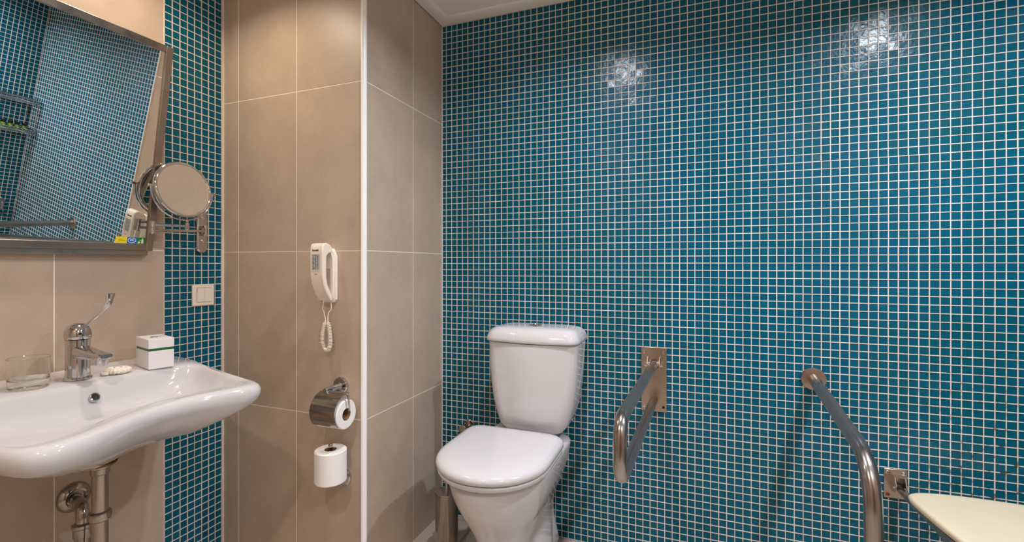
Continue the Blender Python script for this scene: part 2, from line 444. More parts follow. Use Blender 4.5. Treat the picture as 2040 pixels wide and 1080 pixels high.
# silicone in the corner between strip and pillar, and between pillar and mosaic wall
mb = MB(); mb.box((XL + .001, YP - .003, ZC / 2), (.006, .008, ZC)); mb.box((XP + .001, YB - .001, ZC / 2), (.005, .004, ZC))
tag(mb.build('trim_2', M_SILICONE, smooth=0), 'pale sealant line in the inner corners of the pillar', 'trim', kind='structure')

# floor
mb = MB(); mb.box(((XL + XR) / 2, (YF + YB) / 2, -.052), (XR - XL + .2, YB - YF + .2, .10))
floor = tag(mb.build('floor', mat('floor_grout', (150, 136, 120), 0.8), smooth=0), 'beige tiled bathroom floor', 'floor', kind='structure')
xs = [XL] + [-1.55 + .33 * i for i in range(9) if XL < -1.55 + .33 * i < XR] + [XR]
ys = [YF] + [-.42 + .33 * i for i in range(9) if YF < -.42 + .33 * i < YB] + [YB]
for a, b in zip(xs[:-1], xs[1:]):
    for c, d in zip(ys[:-1], ys[1:]):
        me = tile_mesh(b - a - .003, d - c - .003, .006, .0008, M_FLOOR)
        o = bpy.data.objects.new('tile', me); COL.objects.link(o); o.parent = floor
        o.location = Vector(((a + b) / 2, (c + d) / 2, 0)); o.rotation_euler = (-PI / 2, 0, 0)
# ceiling + cornice
mb = MB(); mb.box(((XL + XR) / 2, (YF + YB) / 2, ZC + .05), (XR - XL + .2, YB - YF + .2, .10))
tag(mb.build('ceiling', M_CEIL, smooth=0), 'plain off-white painted ceiling', 'ceiling', kind='structure')
def cornice(path):
    prof = [(0, 0), (.004, -.013), (.012, -.014), (.046, -.010), (.056, -.006), (.060, 0)]
    rings = []
    n = len(path)
    for i, (px, py) in enumerate(path):
        a = Vector(path[i - 1]); b = Vector((px, py)); c = Vector(path[(i + 1) % n])
        d0, d1 = (b - a).normalized(), (c - b).normalized()
        n0, n1 = Vector((-d0.y, d0.x)), Vector((-d1.y, d1.x))
        m = (n0 + n1); m = m / max(m.dot(n0), .2)
        rings.append([(px + m.x * u, py + m.y * u, ZC + v + .001) for u, v in prof])
    rings.append(rings[0])
    return MB().loft(rings, False, False, closed=False)
cpath = [(XL, YF), (XR, YF), (XR, YB), (XP, YB), (XP, YP), (XL, YP)]
tag(cornice(cpath).build('trim_3', M_CORNICE), 'shallow white plaster cornice around the ceiling', 'trim', kind='structure')
# door behind the camera
mb = MB(); mb.box((0.45, YF + .02, 1.03), (.84, .04, 2.06))
d1 = tag(mb.build('door_1', M_DOOR, smooth=0, bevel=.003), 'brown wooden door behind the camera', 'door', kind='structure')
mb = MB(); mb.tube(fillet([(.10, YF + .035, 1.02), (.10, YF + .09, 1.02), (.22, YF + .09, 1.02)], .015), .009); mb.lathe([(.026, 0), (.026, .008), (.02, .01)], 20, (.10, YF + .038, 1.02), (0, 1, 0))
mb.build('door_handle', M_CHROME, d1)

# ------------------------------------------------------------------ ceiling lamps
NAMES = ['above the washbasin', 'above the toilet', 'above the shower seat', 'behind the camera on the basin side', 'behind the camera on the shower side']
for (x, y, P, c), nm in zip(LAMPS, NAMES):
    t = thing('ceiling_downlight', 'round recessed downlight in the ceiling ' + nm, 'lamp', (x, y, ZC), 'recessed ceiling downlights')
    mb = MB(); mb.lathe([(.038, -.004), (.041, -.008), (.052, -.008), (.056, -.004), (.056, .002), (.038, .002)], 32, (x, y, ZC)); 
    mb.build('trim_ring', M_CHROME, t)
    mb = MB(); mb.lathe([(.0375, .001), (.0375, -.004), (.030, -.014), (.016, -.019), (.001, -.020)], 32, (x, y, ZC)); mb.build('lens', M_LENS, t)
    la = bpy.data.lights.new('lamp_light', 'AREA'); la.shape = 'DISK'; la.size = .074; la.energy = P; la.color = c; la.spread = math.radians(150)
    lo = bpy.data.objects.new('lamp_light', la); COL.objects.link(lo); lo.parent = t; lo.location = (0, 0, -.022)

# ================================================================== THINGS
# ------------------------------------------------------------------ toilet
TX = -0.615
def d_ring(hw, yf, yb, z, n=72, back=.028, straight=.50, cx=TX, cor=None):
    """D-shaped outline: rounded front at yf (towards the room), flat back at yb"""
    L = yb - yf; ys_ = yf + L * (1 - straight)
    pts = [(cx, yb), (cx + hw * .6, yb), (cx + hw - back, yb), (cx + hw - back * .3, yb - back * .3), (cx + hw, yb - back)]
    pts += [(cx + hw, yb - back - (yb - back - ys_) * k / 4) for k in range(1, 4)]
    for k in range(0, 17):
        t = PI * k / 16
        e = .98
        c_, s_ = math.cos(t), math.sin(t)
        pts.append((cx + hw * math.copysign(abs(c_) ** e, c_), ys_ - (ys_ - yf) * abs(s_) ** e))
    pts += [(cx - hw, yb - back - (yb - back - ys_) * k / 4) for k in range(3, 0, -1)]
    pts += [(cx - hw, yb - back), (cx - hw + back * .3, yb - back * .3), (cx - hw + back, yb), (cx - hw * .6, yb)]
    return [Vector((p.x, p.y, z)) for p in resample([(q[0], q[1], 0) for q in pts], n)]
t = thing('toilet', 'white close-coupled toilet with closed lid against the mosaic wall', 'toilet', (TX, 1.6, 0))
mb = MB()
R = [d_ring(.122, 1.345, 1.90, .001, back=.03), d_ring(.120, 1.35, 1.90, .03, back=.03), d_ring(.104, 1.38, 1.89, .10, back=.03),
     d_ring(.097, 1.402, 1.885, .17, back=.03), d_ring(.101, 1.40, 1.88, .215, back=.03), d_ring(.120, 1.375, 1.875, .265, back=.03), d_ring(.146, 1.338, 1.87, .32, back=.04),
     d_ring(.166, 1.303, 1.865, .38, back=.04), d_ring(.177, 1.284, 1.86, .43, back=.04), d_ring(.180, 1.279, 1.86, .462, back=.04), d_ring(.175, 1.284, 1.858, .474, back=.04)]
mb.loft(R)
pan = mb.build('pan', M_CERAMIC, t, smooth=60, sub=1)
# raised side skirt that covers the trap
mb = MB()
for sgn in (-1, 1):
    rings = []
    for z, w0, yc, dd in ((.001, .127, 1.66, .20), (.06, .126, 1.665, .19), (.14, .122, 1.68, .165), (.22, .117, 1.70, .135), (.30, .113, 1.72, .10), (.36, .110, 1.735, .06)):
        rings.append([Vector((TX + sgn * (w0 - .045 + .045 * math.cos(a)), yc + dd * math.sin(a), z)) for a in [2 * PI * k / 24 for k in range(24)]])
    mb.loft(rings)
mb.build('trap_skirt', M_CERAMIC, pan, smooth=60)
mb = MB(); mb.box((TX, 1.79, .482), (.25, .15, .034)); mb.build('tank_shelf', M_CERAMIC, pan, bevel=.012, seg=3)
# seat and lid
mb = MB(); mb.loft([d_ring(.187, 1.264, 1.668, .474), d_ring(.190, 1.261, 1.67, .478), d_ring(.191, 1.260, 1.67, .486), d_ring(.188, 1.264, 1.668, .4895)])
mb.build('seat', M_SEATW, t, smooth=50)
mb = MB(); mb.loft([d_ring(.186, 1.266, 1.670, .4905), d_ring(.193, 1.259, 1.673, .494), d_ring(.1955, 1.2555, 1.674, .502), d_ring(.195, 1.257, 1.674, .511), d_ring(.190, 1.266, 1.673, .518),
    d_ring(.178, 1.284, 1.671, .5245), d_ring(.160, 1.308, 1.667, .528), d_ring(.12, 1.36, 1.655, .5295), d_ring(.05, 1.46, 1.63, .530)])
mb.build('lid', M_SEATW, t, smooth=60)
for sx in (-.09, .09):
    mb = MB(); mb.tube([(TX + sx - .025, 1.688, .492), (TX + sx + .025, 1.688, .492)], .008, 14); mb.build('hinge', M_SEATW, t)
# cistern
def rr(cx, y0, y1, hw, rf, rb, z, bow=.0, k=8):
    pts = []
    def corner(x, y, r_, a0): return [(x + r_ * math.cos(a0 + PI / 2 * i / k), y + r_ * math.sin(a0 + PI / 2 * i / k)) for i in range(k + 1)]
    pts += corner(cx + hw - rb, y1 - rb, rb, 0) + corner(cx - hw + rb, y1 - rb, rb, PI / 2)
    pts += corner(cx - hw + rf, y0 + rf, rf, PI)
    m = 8
    pts += [(cx - hw + rf + (2 * hw - 2 * rf) * i / m, y0 - bow * math.sin(PI * i / m)) for i in range(1, m)]
    pts += corner(cx + hw - rf, y0 + rf, rf, 3 * PI / 2)
    return [Vector((p[0], p[1], z)) for p in pts]
mb = MB()
CX = -.578
mb.loft([rr(CX, 1.745, 1.885, .100, .035, .02, .499, .004), rr(CX, 1.728, 1.892, .122, .04, .02, .505, .005), rr(CX, 1.716, 1.898, .140, .055, .02, .525, .010), rr(CX, 1.712, 1.900, .152, .060, .02, .56, .014), rr(CX, 1.711, 1.902, .165, .058, .02, .61, .018), rr(CX, 1.712, 1.904, .175, .055, .02, .68, .020),
     rr(CX, 1.714, 1.905, .181, .052, .02, .76, .020), rr(CX, 1.716, 1.906, .184, .050, .02, .82, .018), rr(CX, 1.717, 1.906, .185, .048, .02, .847, .015)])
mb.build('cistern', M_CERAMIC, t, smooth=60)
mb = MB(); mb.loft([rr(CX, 1.725, 1.90, .176, .04, .02, .846, .01), rr(CX, 1.725, 1.90, .176, .04, .02, .851, .01)]); mb.build('lid_gap', M_DARK, t)
mb = MB()
mb.loft([rr(CX, 1.709, 1.910, .189, .047, .02, .8505, .013), rr(CX, 1.706, 1.911, .192, .048, .02, .856, .013), rr(CX, 1.707, 1.911, .191, .048, .02, .865, .013), rr(CX, 1.713, 1.908, .185, .048, .02, .882, .012), rr(CX, 1.722, 1.905, .175, .048, .025, .895, .011),
     rr(CX, 1.736, 1.898, .160, .045, .03, .903, .010), rr(CX, 1.765, 1.885, .13, .04, .03, .907, .006), rr(CX, 1.79, 1.865, .06, .02, .02, .908, .002)])
clid = mb.build('cistern_lid', M_CERAMIC, t, smooth=60)
mb = MB(); mb.lathe([(.026, 0), (.026, .0045), (.022, .006), (.021, .0045), (.001, .0045)], 28, (CX, 1.80, .9075)); mb.build('flush_button', M_CHROME, clid)

# ------------------------------------------------------------------ toilet water valve on the wall
t = thing('angle_valve', 'small chrome water valve on the mosaic wall left of the toilet', 'valve', (-.945, YB, .43))
mb = MB(); mb.lathe([(.026, .0), (.026, .004), (.022, .008), (.010, .010)], 24, (-.930, YB, .425), (0, -1, 0)); mb.build('rosette', M_CHROME_W, t)
mb = MB(); mb.tube([(-.930, YB - .006, .425), (-.930, YB - .06, .425)], .009, 14); mb.tube([(-.930, YB - .045, .40), (-.930, YB - .045, .45)], .008, 14); mb.build('body', M_CHROME_W, t)
mb = MB(); mb.lathe([(.001, 0), (.017, .002), (.020, .008), (.020, .018), (.014, .022), (.001, .022)], 24, (-.930, YB - .058, .428), (0, -1, 0)); mb.build('knob', M_CHROME_W, t)
mb = MB(); mb.lathe([(.001, 0), (.011, .0), (.013, .006), (.013, .02), (.001, .023)], 20, (-.945, YB - .055, .395), (-.35, -1, 0)); mb.build('nut', M_CHROME_W, t)

# ------------------------------------------------------------------ toilet brush holder
bx, by = -.905, 1.655
t = thing('toilet_brush_holder', 'tall steel cylinder brush holder between the pillar and the toilet', 'brush holder', (bx, by, 0))
mb = MB(); mb.lathe([(.047, .001), (.049, .004), (.049, .008), (.046, .012), (.0455, .235), (.0465, .238), (.0465, .243), (.043, .243), (.043, .02), (.001, .02)], 36, (bx, by, 0)); mb.build('cylinder', M_CHROME_W, t)
mb = MB(); mb.lathe([(.045, .2435), (.045, .248), (.03, .252), (.008, .254), (.0065, .26), (.0065, .36), (.009, .365), (.009, .385), (.001, .388)], 28, (bx, by, 0)); mb.build('brush_handle', M_CHROME_W, t)

# ------------------------------------------------------------------ washbasin
SY = 0.82
def closed(pts): return spline([(u, v, 0) for u, v in pts], 10)
outer = closed([(.0, 0), (.0, .16), (.0, .305), (.012, .333), (.05, .336), (.15, .318), (.27, .288), (.39, .266), (.48, .254), (.55, .238), (.586, .207), (.590, .17), (.573, .125), (.550, .06), (.541, -.015), (.553, -.08), (.582, -.15), (.612, -.22), (.622, -.28),
    (.60, -.325), (.53, -.343), (.39, -.345), (.2, -.34), (.05, -.338), (.012, -.333), (.0, -.305), (.0, -.16)])
inner = closed([(.190, 0), (.194, .12), (.204, .21), (.235, .258), (.30, .260), (.40, .238), (.475, .224), (.508, .203), (.512, .168), (.497, .127), (.484, .06), (.479, -.015), (.491, -.10), (.53, -.18), (.555, -.235), (.56, -.28), (.535, -.305), (.46, -.315), (.30, -.312), (.22, -.29), (.195, -.22), (.19, -.12)])
UC = .29
def ray_r(poly, th):
    dx, dy = math.cos(th), math.sin(th); best = 0
    for i in range(len(poly)):
        a, b = poly[i], poly[(i + 1) % len(poly)]
        ax, ay, ex, ey = a.x - UC, a.y, b.x - a.x, b.y - a.y
        den = dx * ey - dy * ex
        if abs(den) < 1e-12: continue
        tt = (ax * ey - ay * ex) / den; ss = (ax * dy - ay * dx) / den
        if -1e-9 <= ss <= 1 + 1e-9 and tt > best: best = tt
    return best
NA = 160
ths = [2 * PI * k / NA for k in range(NA)]
ro = [ray_r(outer, a) for a in ths]; ri = [ray_r(inner, a) for a in ths]
def zr(u): return .825 - .023 * min(1, max(0, (u - .18) / .32)) + .017 * max(0, min(1, 1.6 - u / .014))
def ring(rf, zf):
    out = []
    for a, o_, i_ in zip(ths, ro, ri):
        r_ = rf(o_, i_); u = max(.0, UC + r_ * math.cos(a)); v = r_ * math.sin(a)
        rim = zr(u)
        out.append(Vector((XL + .001 + u, SY + v, zf(rim, u))))
    return out
mb = MB()
mb.loft([ring(lambda o, i: .045, lambda z, u: .655), ring(lambda o, i: .3 * o, lambda z, u: .662), ring(lambda o, i: .55 * o, lambda z, u: .678), ring(lambda o, i: .75 * o, lambda z, u: .5 * .70 + .5 * (z - .085)),
         ring(lambda o, i: .90 * o, lambda z, u: z - .067), ring(lambda o, i: o - .022, lambda z, u: z - .056), ring(lambda o, i: o - .008, lambda z, u: z - .043), ring(lambda o, i: o - .001, lambda z, u: z - .028),
         ring(lambda o, i: o - .001, lambda z, u: z - .016), ring(lambda o, i: o - .007, lambda z, u: z - .006), ring(lambda o, i: o - .016, lambda z, u: z - .0005), ring(lambda o, i: .55 * (o - .016) + .45 * (i + .012), lambda z, u: z),
         ring(lambda o, i: i + .010, lambda z, u: z - .001), ring(lambda o, i: i + .003, lambda z, u: z - .005), ring(lambda o, i: i - .004, lambda z, u: z - .014), ring(lambda o, i: i - .013, lambda z, u: z - .034),
         ring(lambda o, i: .88 * i - .004, lambda z, u: .6 * (z - .05) + .4 * .76), ring(lambda o, i: .72 * i, lambda z, u: .3 * (z - .06) + .7 * .742), ring(lambda o, i: .5 * i, lambda z, u: .733), ring(lambda o, i: .2 * i, lambda z, u: .726), ring(lambda o, i: .03, lambda z, u: .723)])
t = thing('washbasin', 'white ceramic accessible washbasin with concave front on the beige wall', 'washbasin', (XL, SY, .80))
mb.build('basin', M_CERAMIC, t, smooth=60)
# outlet neck, overflow
DX = XL + .242; DY = .808
mb = MB(); mb.lathe([(.062, .672), (.055, .655), (.046, .635), (.042, .618), (.039, .612)], 32, (DX, DY, 0)); mb.build('outlet_neck', M_CERAMIC, t, smooth=50)
ovd = Vector((1, 0, .55))
ov = Vector((XL + .2105, SY - .008, .783))
mb = MB(); mb.lathe([(.008, -.004), (.008, .001), (.0095, .0035), (.012, .003), (.013, -.001), (.013, -.006)], 24, ov, ovd, False, False); mb.build('overflow_ring', M_CHROME, t)
mb = MB(); mb.lathe([(.0085, 0), (.0001, -.001)], 20, ov, ovd, False, True); mb.build('overflow_hole', M_DARK, t)
mb = MB(); mb.lathe([(.030, .0), (.030, .003), (.022, .005), (.012, .002), (.001, .002)], 28, (DX + .05, SY, .7235)); mb.build('drain', M_CHROME, t)

# ------------------------------------------------------------------ waste pipe
t = thing('waste_trap', 'worn chrome drain pipe with p-trap under the washbasin', 'drain pipe', (XL, .85, .43))
mb = MB(); mb.lathe([(.037, .0), (.039, .003), (.039, .006), (.034, .010)], 32, (DX, DY, .601)); mb.build('outlet_flange', M_BRASS, t)
mb = MB(); mb.lathe([(.0195, .574), (.022, .577), (.022, .590), (.026, .593), (.028, .602)], 28, (DX, DY, 0)); mb.build('outlet_nut', M_CHROME_W, t)
px_, py_ = DX, DY
qx, qy = XL + .122, .829
mb = MB()
path = [Vector((px_, py_, .60)), Vector((px_, py_, .45)), Vector((px_, py_, .30))]
mid = (Vector((px_, py_, .30)) + Vector((qx, qy, .30))) / 2; hv = (Vector((px_, py_, 0)) - Vector((qx, qy, 0))); hr = hv.length / 2
path += arc(mid, hv.normalized(), (0, 0, -1), hr, 0, PI, 14)[1:]
path += [Vector((qx, qy, .395))]
mb.tube(path, .0185, 20); mb.build('trap_bend', M_CHROME_W, t)
mb = MB(); mb.tube(fillet([(qx, qy, .375), (qx, qy, .447), (XL + .002, .866, .440)], .046, 12), .0165, 18); mb.build('wall_elbow', M_CHROME_W, t)
mb = MB(); mb.lathe([(.020, -.02), (.0245, -.016), (.0265, -.004), (.0255, .004), (.018, .008)], 28, (px_, py_, .465)); mb.build('coupling_nut', M_CHROME_W, t)
mb = MB(); mb.lathe([(.019, -.04), (.0225, -.03), (.0225, -.008), (.0255, -.004), (.0255, .004), (.017, .008)], 28, (qx, qy, .398)); mb.build('coupling_nut', M_CHROME_W, t)
mb = MB(); mb.lathe([(.044, .0), (.044, .004), (.038, .013), (.028, .018), (.0235, .016), (.022, .008)], 36, (XL, .866, .440), (1, 0, 0)); mb.build('wall_rosette', M_CHROME_W, t)

# ------------------------------------------------------------------ basin tap
tx, ty, tz = XL + .122, .817, .8255
t = thing('basin_mixer_tap', 'chrome single-lever mixer tap with long clinical lever on the basin', 'tap', (tx, ty, tz))
mb = MB(); mb.lathe([(.0325, 0), (.0325, .005), (.0285, .008), (.0275, .03), (.0275, .095), (.0285, .114), (.001, .115)], 36, (tx, ty, tz)); body = mb.build('body', M_CHROME, t)
mb = MB(); rings = []
for s_, w_, h_, dz in ((.0, .044, .042, 0), (.03, .042, .036, .0), (.06, .040, .028, .001), (.09, .038, .022, .002), (.118, .036, .017, .004), (.128, .030, .010, .006)):
    c = Vector((tx + .005 + s_, ty, tz + .080 - .09 * s_ + dz))
    rings.append([c + Vector((0, math.copysign(abs(math.cos(a)) ** .6, math.cos(a)) * w_ / 2, math.copysign(abs(math.sin(a)) ** .6, math.sin(a)) * h_ / 2)) for a in [2 * PI * k / 24 for k in range(24)]])
mb.loft(rings); sp = mb.build('spout', M_CHROME, t, smooth=50)
mb = MB(); mb.lathe([(.0135, -.020), (.0145, -.018), (.0145, .004)], 24, (tx + .112, ty, tz + .068), (0.05, 0, 1)); mb.build('aerator', M_CHROME, sp)
mb = MB(); mb.lathe([(.0287, .1155), (.0305, .117), (.0312, .128), (.029, .142), (.0235, .153), (.013, .160), (.001, .162)], 36, (tx, ty, tz)); dome = mb.build('dome', M_CHROME, t, smooth=60)
mb = MB(); mb.lathe([(.0042, 0), (.0042, .001), (.001, .001)], 14, (tx + .0285, ty - .009, tz + .133), (1, -.3, .25)); mb.build('lever_screw', M_DARK, dome)
mb = MB()
lp = spline([(tx + .012, ty, tz + .142), (tx + .045, ty + .004, tz + .163), (tx + .078, ty + .008, tz + .184), (tx + .104, ty + .011, tz + .203), (tx + .119, ty + .013, tz + .222), (tx + .125, ty + .014, tz + .248)], 6, False)
rings = []
for i, p in enumerate(lp):
    d = (lp[min(i + 1, len(lp) - 1)] - lp[max(i - 1, 0)]).normalized(); side = Vector((-.12, 1, 0)).normalized(); up = d.cross(side)
    f = i / (len(lp) - 1); w_ = .0050 + .0075 * max(0, (f - .55) / .45); h_ = .0040 - .0012 * f
    rings.append([p + side * math.cos(a) * w_ + up * math.sin(a) * h_ for a in [2 * PI * k / 14 for k in range(14)]])
mb.loft(rings); mb.build('lever', M_CHROME, t, smooth=50)

# ------------------------------------------------------------------ things on the basin deck
gx, gy, gz = XL + .117, .712, .8258
mb = MB(); mb.lathe([(.001, .0), (.036, .0), (.040, .003), (.0415, .012), (.0425, .080), (.0420, .0806), (.0414, .080), (.0409, .028), (.034, .023), (.018, .020), (.001, .0205)], 48, (gx, gy, gz))
tag(mb.build('drinking_glass', M_GLASS, org=(gx, gy, gz), smooth=40), 'clear thick-bottomed water glass on the basin deck', 'glass')
# carton with a green band
ang = math.radians(-15); RB = Matrix.Rotation(ang, 3, 'Z'); bc = Vector((XL + .147, 1.010, .8258))
t = thing('tissue_box', 'white cube carton with a green band on the basin deck', 'box', bc)
Lx, Ly = .114, .068
mb = MB(); mb.box(bc + Vector((0, 0, .0285)), (Lx, Ly, .057), RB); mb.build('box_base', M_BOX, t, smooth=30, bevel=.0012)
mb = MB(); mb.box(bc + Vector((0, 0, .0605)), (Lx - .002, Ly - .002, .0085), RB); mb.build('band', M_GREEN, t)
mb = MB(); mb.box(bc + Vector((0, 0, .0795)), (Lx + .001, Ly + .001, .030), RB); lidb = mb.build('box_lid', M_BOX, t, bevel=.0012)
TOP = bc + Vector((0, 0, .0948))
mb = MB(); mb.tube([TOP + RB @ Vector((.010 + .008 * math.cos(a), -.006 + .009 * math.sin(a), 0)) for a in [PI * .15 + 1.7 * PI * k / 18 for k in range(19)]], .0012, 5); mb.build('printed_emblem', M_INKG, lidb)
mb = MB()
for i, (a, b, c) in enumerate(((-.014, -.004, .018), (-.003, .010, .010), (.008, .020, .016))):
    mb.box(TOP + RB @ Vector((.018 - i * .002 - .012, .006 + i * .011 - .008, .0001)), (.003, .010, .0004), RB)
mb.box(TOP + RB @ Vector((-.012, .006, .0001)), (.0022, .030, .0004), RB)
mb.build('printed_line', M_INKG, lidb)
# wrapped soap
so = Vector((XL + .146, .905, .8258))
t = thing('wrapped_soap', 'small round soap in pleated cream paper on the basin deck', 'soap', so)
mb = MB(); rings = []
for r_, z in ((.010, 0), (.028, .0005), (.033, .006), (.0325, .011), (.027, .016), (.0205, .0176), (.019, .0160), (.001, .0158)):
    rings.append([so + Vector(((r_ + (.0011 if k % 2 else -.0011) * (1 if .015 < r_ else 0)) * math.cos(2 * PI * k / 40), (r_ + (.0011 if k % 2 else -.0011) * (1 if .015 < r_ else 0)) * math.sin(2 * PI * k / 40), z)) for k in range(40)])
mb.loft(rings); mb.build('paper_wrap', M_SOAP, t, smooth=25)
mb = MB(); mb.lathe([(.0185, .0155), (.0175, .0172), (.001, .0175)], 28, so); mb.build('round_sticker', M_PAPER, t)
mb = MB(); mb.tube([so + Vector((.010 * math.cos(a), .010 * math.sin(a), .0176)) for a in [2 * PI * k / 20 * .8 for k in range(21)]], .0008, 5); mb.build('printed_emblem', M_INKG, t)
mb = MB(); mb.loft([[so + Vector((x_, y_, z_)) for x_, y_ in ((-.006, -.022), (-.014, -.040), (.004, -.044), (.012, -.036), (.010, -.022))] for z_ in (.0004, .008)]); mb.build('wrap_tail', M_SOAP, t, bevel=.002)

# ------------------------------------------------------------------ tilted mirror
MT = math.radians(9.0); MZ0, MH, MY1, MW = 1.203, .692, 1.072, .60
mo = Vector((XL + .036, MY1, MZ0))             # lower right corner of the frame front
mup = Vector((math.sin(MT), 0, math.cos(MT))); mn = Vector((math.cos(MT), 0, -math.sin(MT))); ml = Vector((0, -1, 0))
def mp_(l, u, w=0.0): return mo + ml * l + mup * u + mn * w
t = thing('tilted_wall_mirror', 'rectangular wall mirror in a brushed steel frame tilted forward above the basin', 'mirror', (XL, MY1 - MW / 2, MZ0))
def mbox(mb, l0, l1, u0, u1, w0, w1):
    return mb.add([mp_(l, u, w_) for l in (l0, l1) for u in (u0, u1) for w_ in (w0, w1)], [(0, 1, 3, 2), (4, 6, 7, 5), (0, 4, 5, 1), (2, 3, 7, 6), (0, 2, 6, 4), (1, 5, 7, 3)])
FW = .022
for a in ((0, FW, 0, MH), (MW - FW, MW, 0, MH), (FW, MW - FW, 0, FW), (FW, MW - FW, MH - FW, MH)):
    mbox(MB(), *a, -.020, .0).build('frame_bar', M_STEEL_F, t, bevel=.0015)
mbox(MB(), FW - .001, MW - FW + .001, FW - .001, MH - FW + .001, -.012, -.006).build('mirror_glass', M_MIRROR, t, smooth=0)
mbox(MB(), FW - .003, MW - FW + .003, FW - .003, MH - FW + .003, -.020, -.0125).build('back_panel', M_DARK, t, smooth=0)
mb = MB(); mb.box((XL + .014, MY1 - MW / 2 - .002, MZ0 - .002), (.026, MW - .016, .028)); mb.build('wall_bracket', M_STEEL_F, t, bevel=.002)
for yy in (MY1 - .06, MY1 - MW + .06):
    mb = MB(); mb.tube([(XL + .002, yy, MZ0 + .60), tuple(mp_(MY1 - yy, .60, -.018))], .006, 12); mb.build('tilt_stay', M_STEEL, t)
# stickers on the glass, bottom right
st = thing('mirror_sticker', 'small yellow blue and green sticker strip at the mirror corner', 'sticker', tuple(mp_(FW + .04, FW, -.006)))
def sbox(l0, l1, u0, u1, m, nm, w=.0004, par=None):
    return mbox(MB(), FW + l0, FW + l1, FW + u0, FW + u1, -.0062, -.006 + w).build(nm, m, par or st, smooth=0)
SL, SH_ = .0016, .0215
g_ = sbox(SL, SL + .027, .0008, SH_, M_GRN, 'green_panel'); b_ = sbox(SL + .027, SL + .056, .0008, SH_, M_BLU, 'blue_panel'); y_ = sbox(SL + .056, SL + .089, .0008, SH_, M_YEL, 'yellow_panel')
mb = MB()
mbox(mb, FW + SL + .006, FW + SL + .0125, FW + .002, FW + .0145, -.0062, -.0052); mbox(mb, FW + SL + .0125, FW + SL + .019, FW + .0115, FW + .0135, -.0062, -.0052)
mbox(mb, FW + SL + .0165, FW + SL + .0225, FW + .002, FW + .0085, -.0062, -.0052)
mb.lathe([(.0024, 0), (.0024, .0006), (.0001, .0006)], 12, mp_(FW + SL + .0092, FW + .0172, -.0058), mn)
mb.build('litter_pictogram', M_STW, g_, smooth=0)
mb = MB(); mb.tube([mp_(FW + SL + .0415 + .0115 * math.cos(a), FW + .011 + .0078 * math.sin(a), -.0054) for a in [2 * PI * k / 28 for k in range(29)]], .0008, 5)
for uu in (.0135, .0098): mbox(mb, FW + SL + .0355, FW + SL + .0475, FW + uu, FW + uu + .0014, -.0062, -.0052)
mb.build('oval_mark', M_STW, b_)
mb = MB(); mb.lathe([(.0017, 0), (.0017, .0006), (.0001, .0006)], 12, mp_(FW + SL + .0785, FW + .0105, -.0058), mn)
for a, b, uu in ((.0605, .0745, .0094), (.070, .076, .0125)): mbox(mb, FW + SL + a, FW + SL + b, FW + uu, FW + uu + .0009, -.0062, -.0052)
mb.build('printed_mark', M_INK, y_, smooth=0)

# ------------------------------------------------------------------ swing-arm shaving mirror
vc = Vector((-1.666, 1.129, 1.419)); vt = math.radians(7)
t = thing('shaving_mirror', 'round chrome magnifying mirror on a swing arm beside the tilted mirror', 'mirror', (XL, 1.262, 1.28))
pl = []
for sgn, zc_ in ((1, 1.355), (-1, 1.222)):
    pl += [(1.262 + .0215 * math.cos(a), zc_ + .0215 * math.sin(a)) for a in [(0 if sgn > 0 else PI) + PI * k / 12 for k in range(13)]]
mb = MB(); mb.prism(pl, XL, XL + .018, lambda u, v, w_: (w_, u, v)); plate = mb.build('wall_plate', M_CHROME, t, bevel=.006, seg=3)
for zz in (1.245, 1.335):
    mb = MB(); mb.lathe([(.006, 0), (.006, .002), (.003, .003), (.001, .002)], 16, (XL + .018, 1.262, zz), (1, 0, 0)); mb.build('screw', M_CHROME, plate)
for zz in (1.270, 1.300):
    mb = MB(); mb.box((XL + .026, 1.262, zz), (.024, .016, .012)); mb.build('pivot_lug', M_CHROME, plate, bevel=.002)
pv = Vector((XL + .034, 1.262, 0)); jt = Vector((XL + .082, 1.042, 0)); bj = Vector((-1.666, 1.142, 0))
mb = MB(); mb.tube([pv + Vector((0, 0, 1.268)), pv + Vector((0, 0, 1.303))], .0062, 14); mb.build('pivot_pin', M_CHROME, t)
mb = MB(); mb.tube([pv + Vector((0, 0, 1.2845)), jt + Vector((0, 0, 1.2715))], .0050, 12); mb.build('arm', M_CHROME, t)
mb = MB(); mb.tube([jt + Vector((0, 0, 1.2895)), bj + Vector((0, 0, 1.2925))], .0050, 12); mb.build('arm', M_CHROME, t)
mb = MB(); mb.lathe([(.008, 1.260), (.0095, 1.262), (.0095, 1.2795), (.0085, 1.2805), (.0095, 1.2815), (.0095, 1.301), (.008, 1.303)], 20, jt); mb.build('elbow_joint', M_CHROME, t)
mb = MB(); mb.lathe([(.006, 1.278), (.0072, 1.28), (.0072, 1.302), (.0045, 1.304), (.0045, 1.309), (.006, 1.312), (.004, 1.317)], 20, bj); mb.build('ball_joint', M_CHROME, t)
yoke = [Vector((bj.x, vc.y + .106 * math.cos(a), vc.z + .106 * math.sin(a))) for a in [PI + PI * k / 40 for k in range(41)]]
mb = MB(); mb.tube([Vector((bj.x + (vc.x - bj.x) * 1, p.y, p.z)) for p in yoke], .0035, 10); mb.build('yoke', M_CHROME, t)
for sgn in (-1, 1):
    mb = MB(); mb.lathe([(.001, -.012), (.003, -.012), (.003, .0), (.0055, .001), (.0055, .010), (.004, .012), (.001, .012)], 16, vc + Vector((0, sgn * .106, 0)), (0, sgn, 0)); mb.build('pivot_knob', M_CHROME, t)
vn = Vector((math.cos(vt), -.02, math.sin(vt))).normalized()
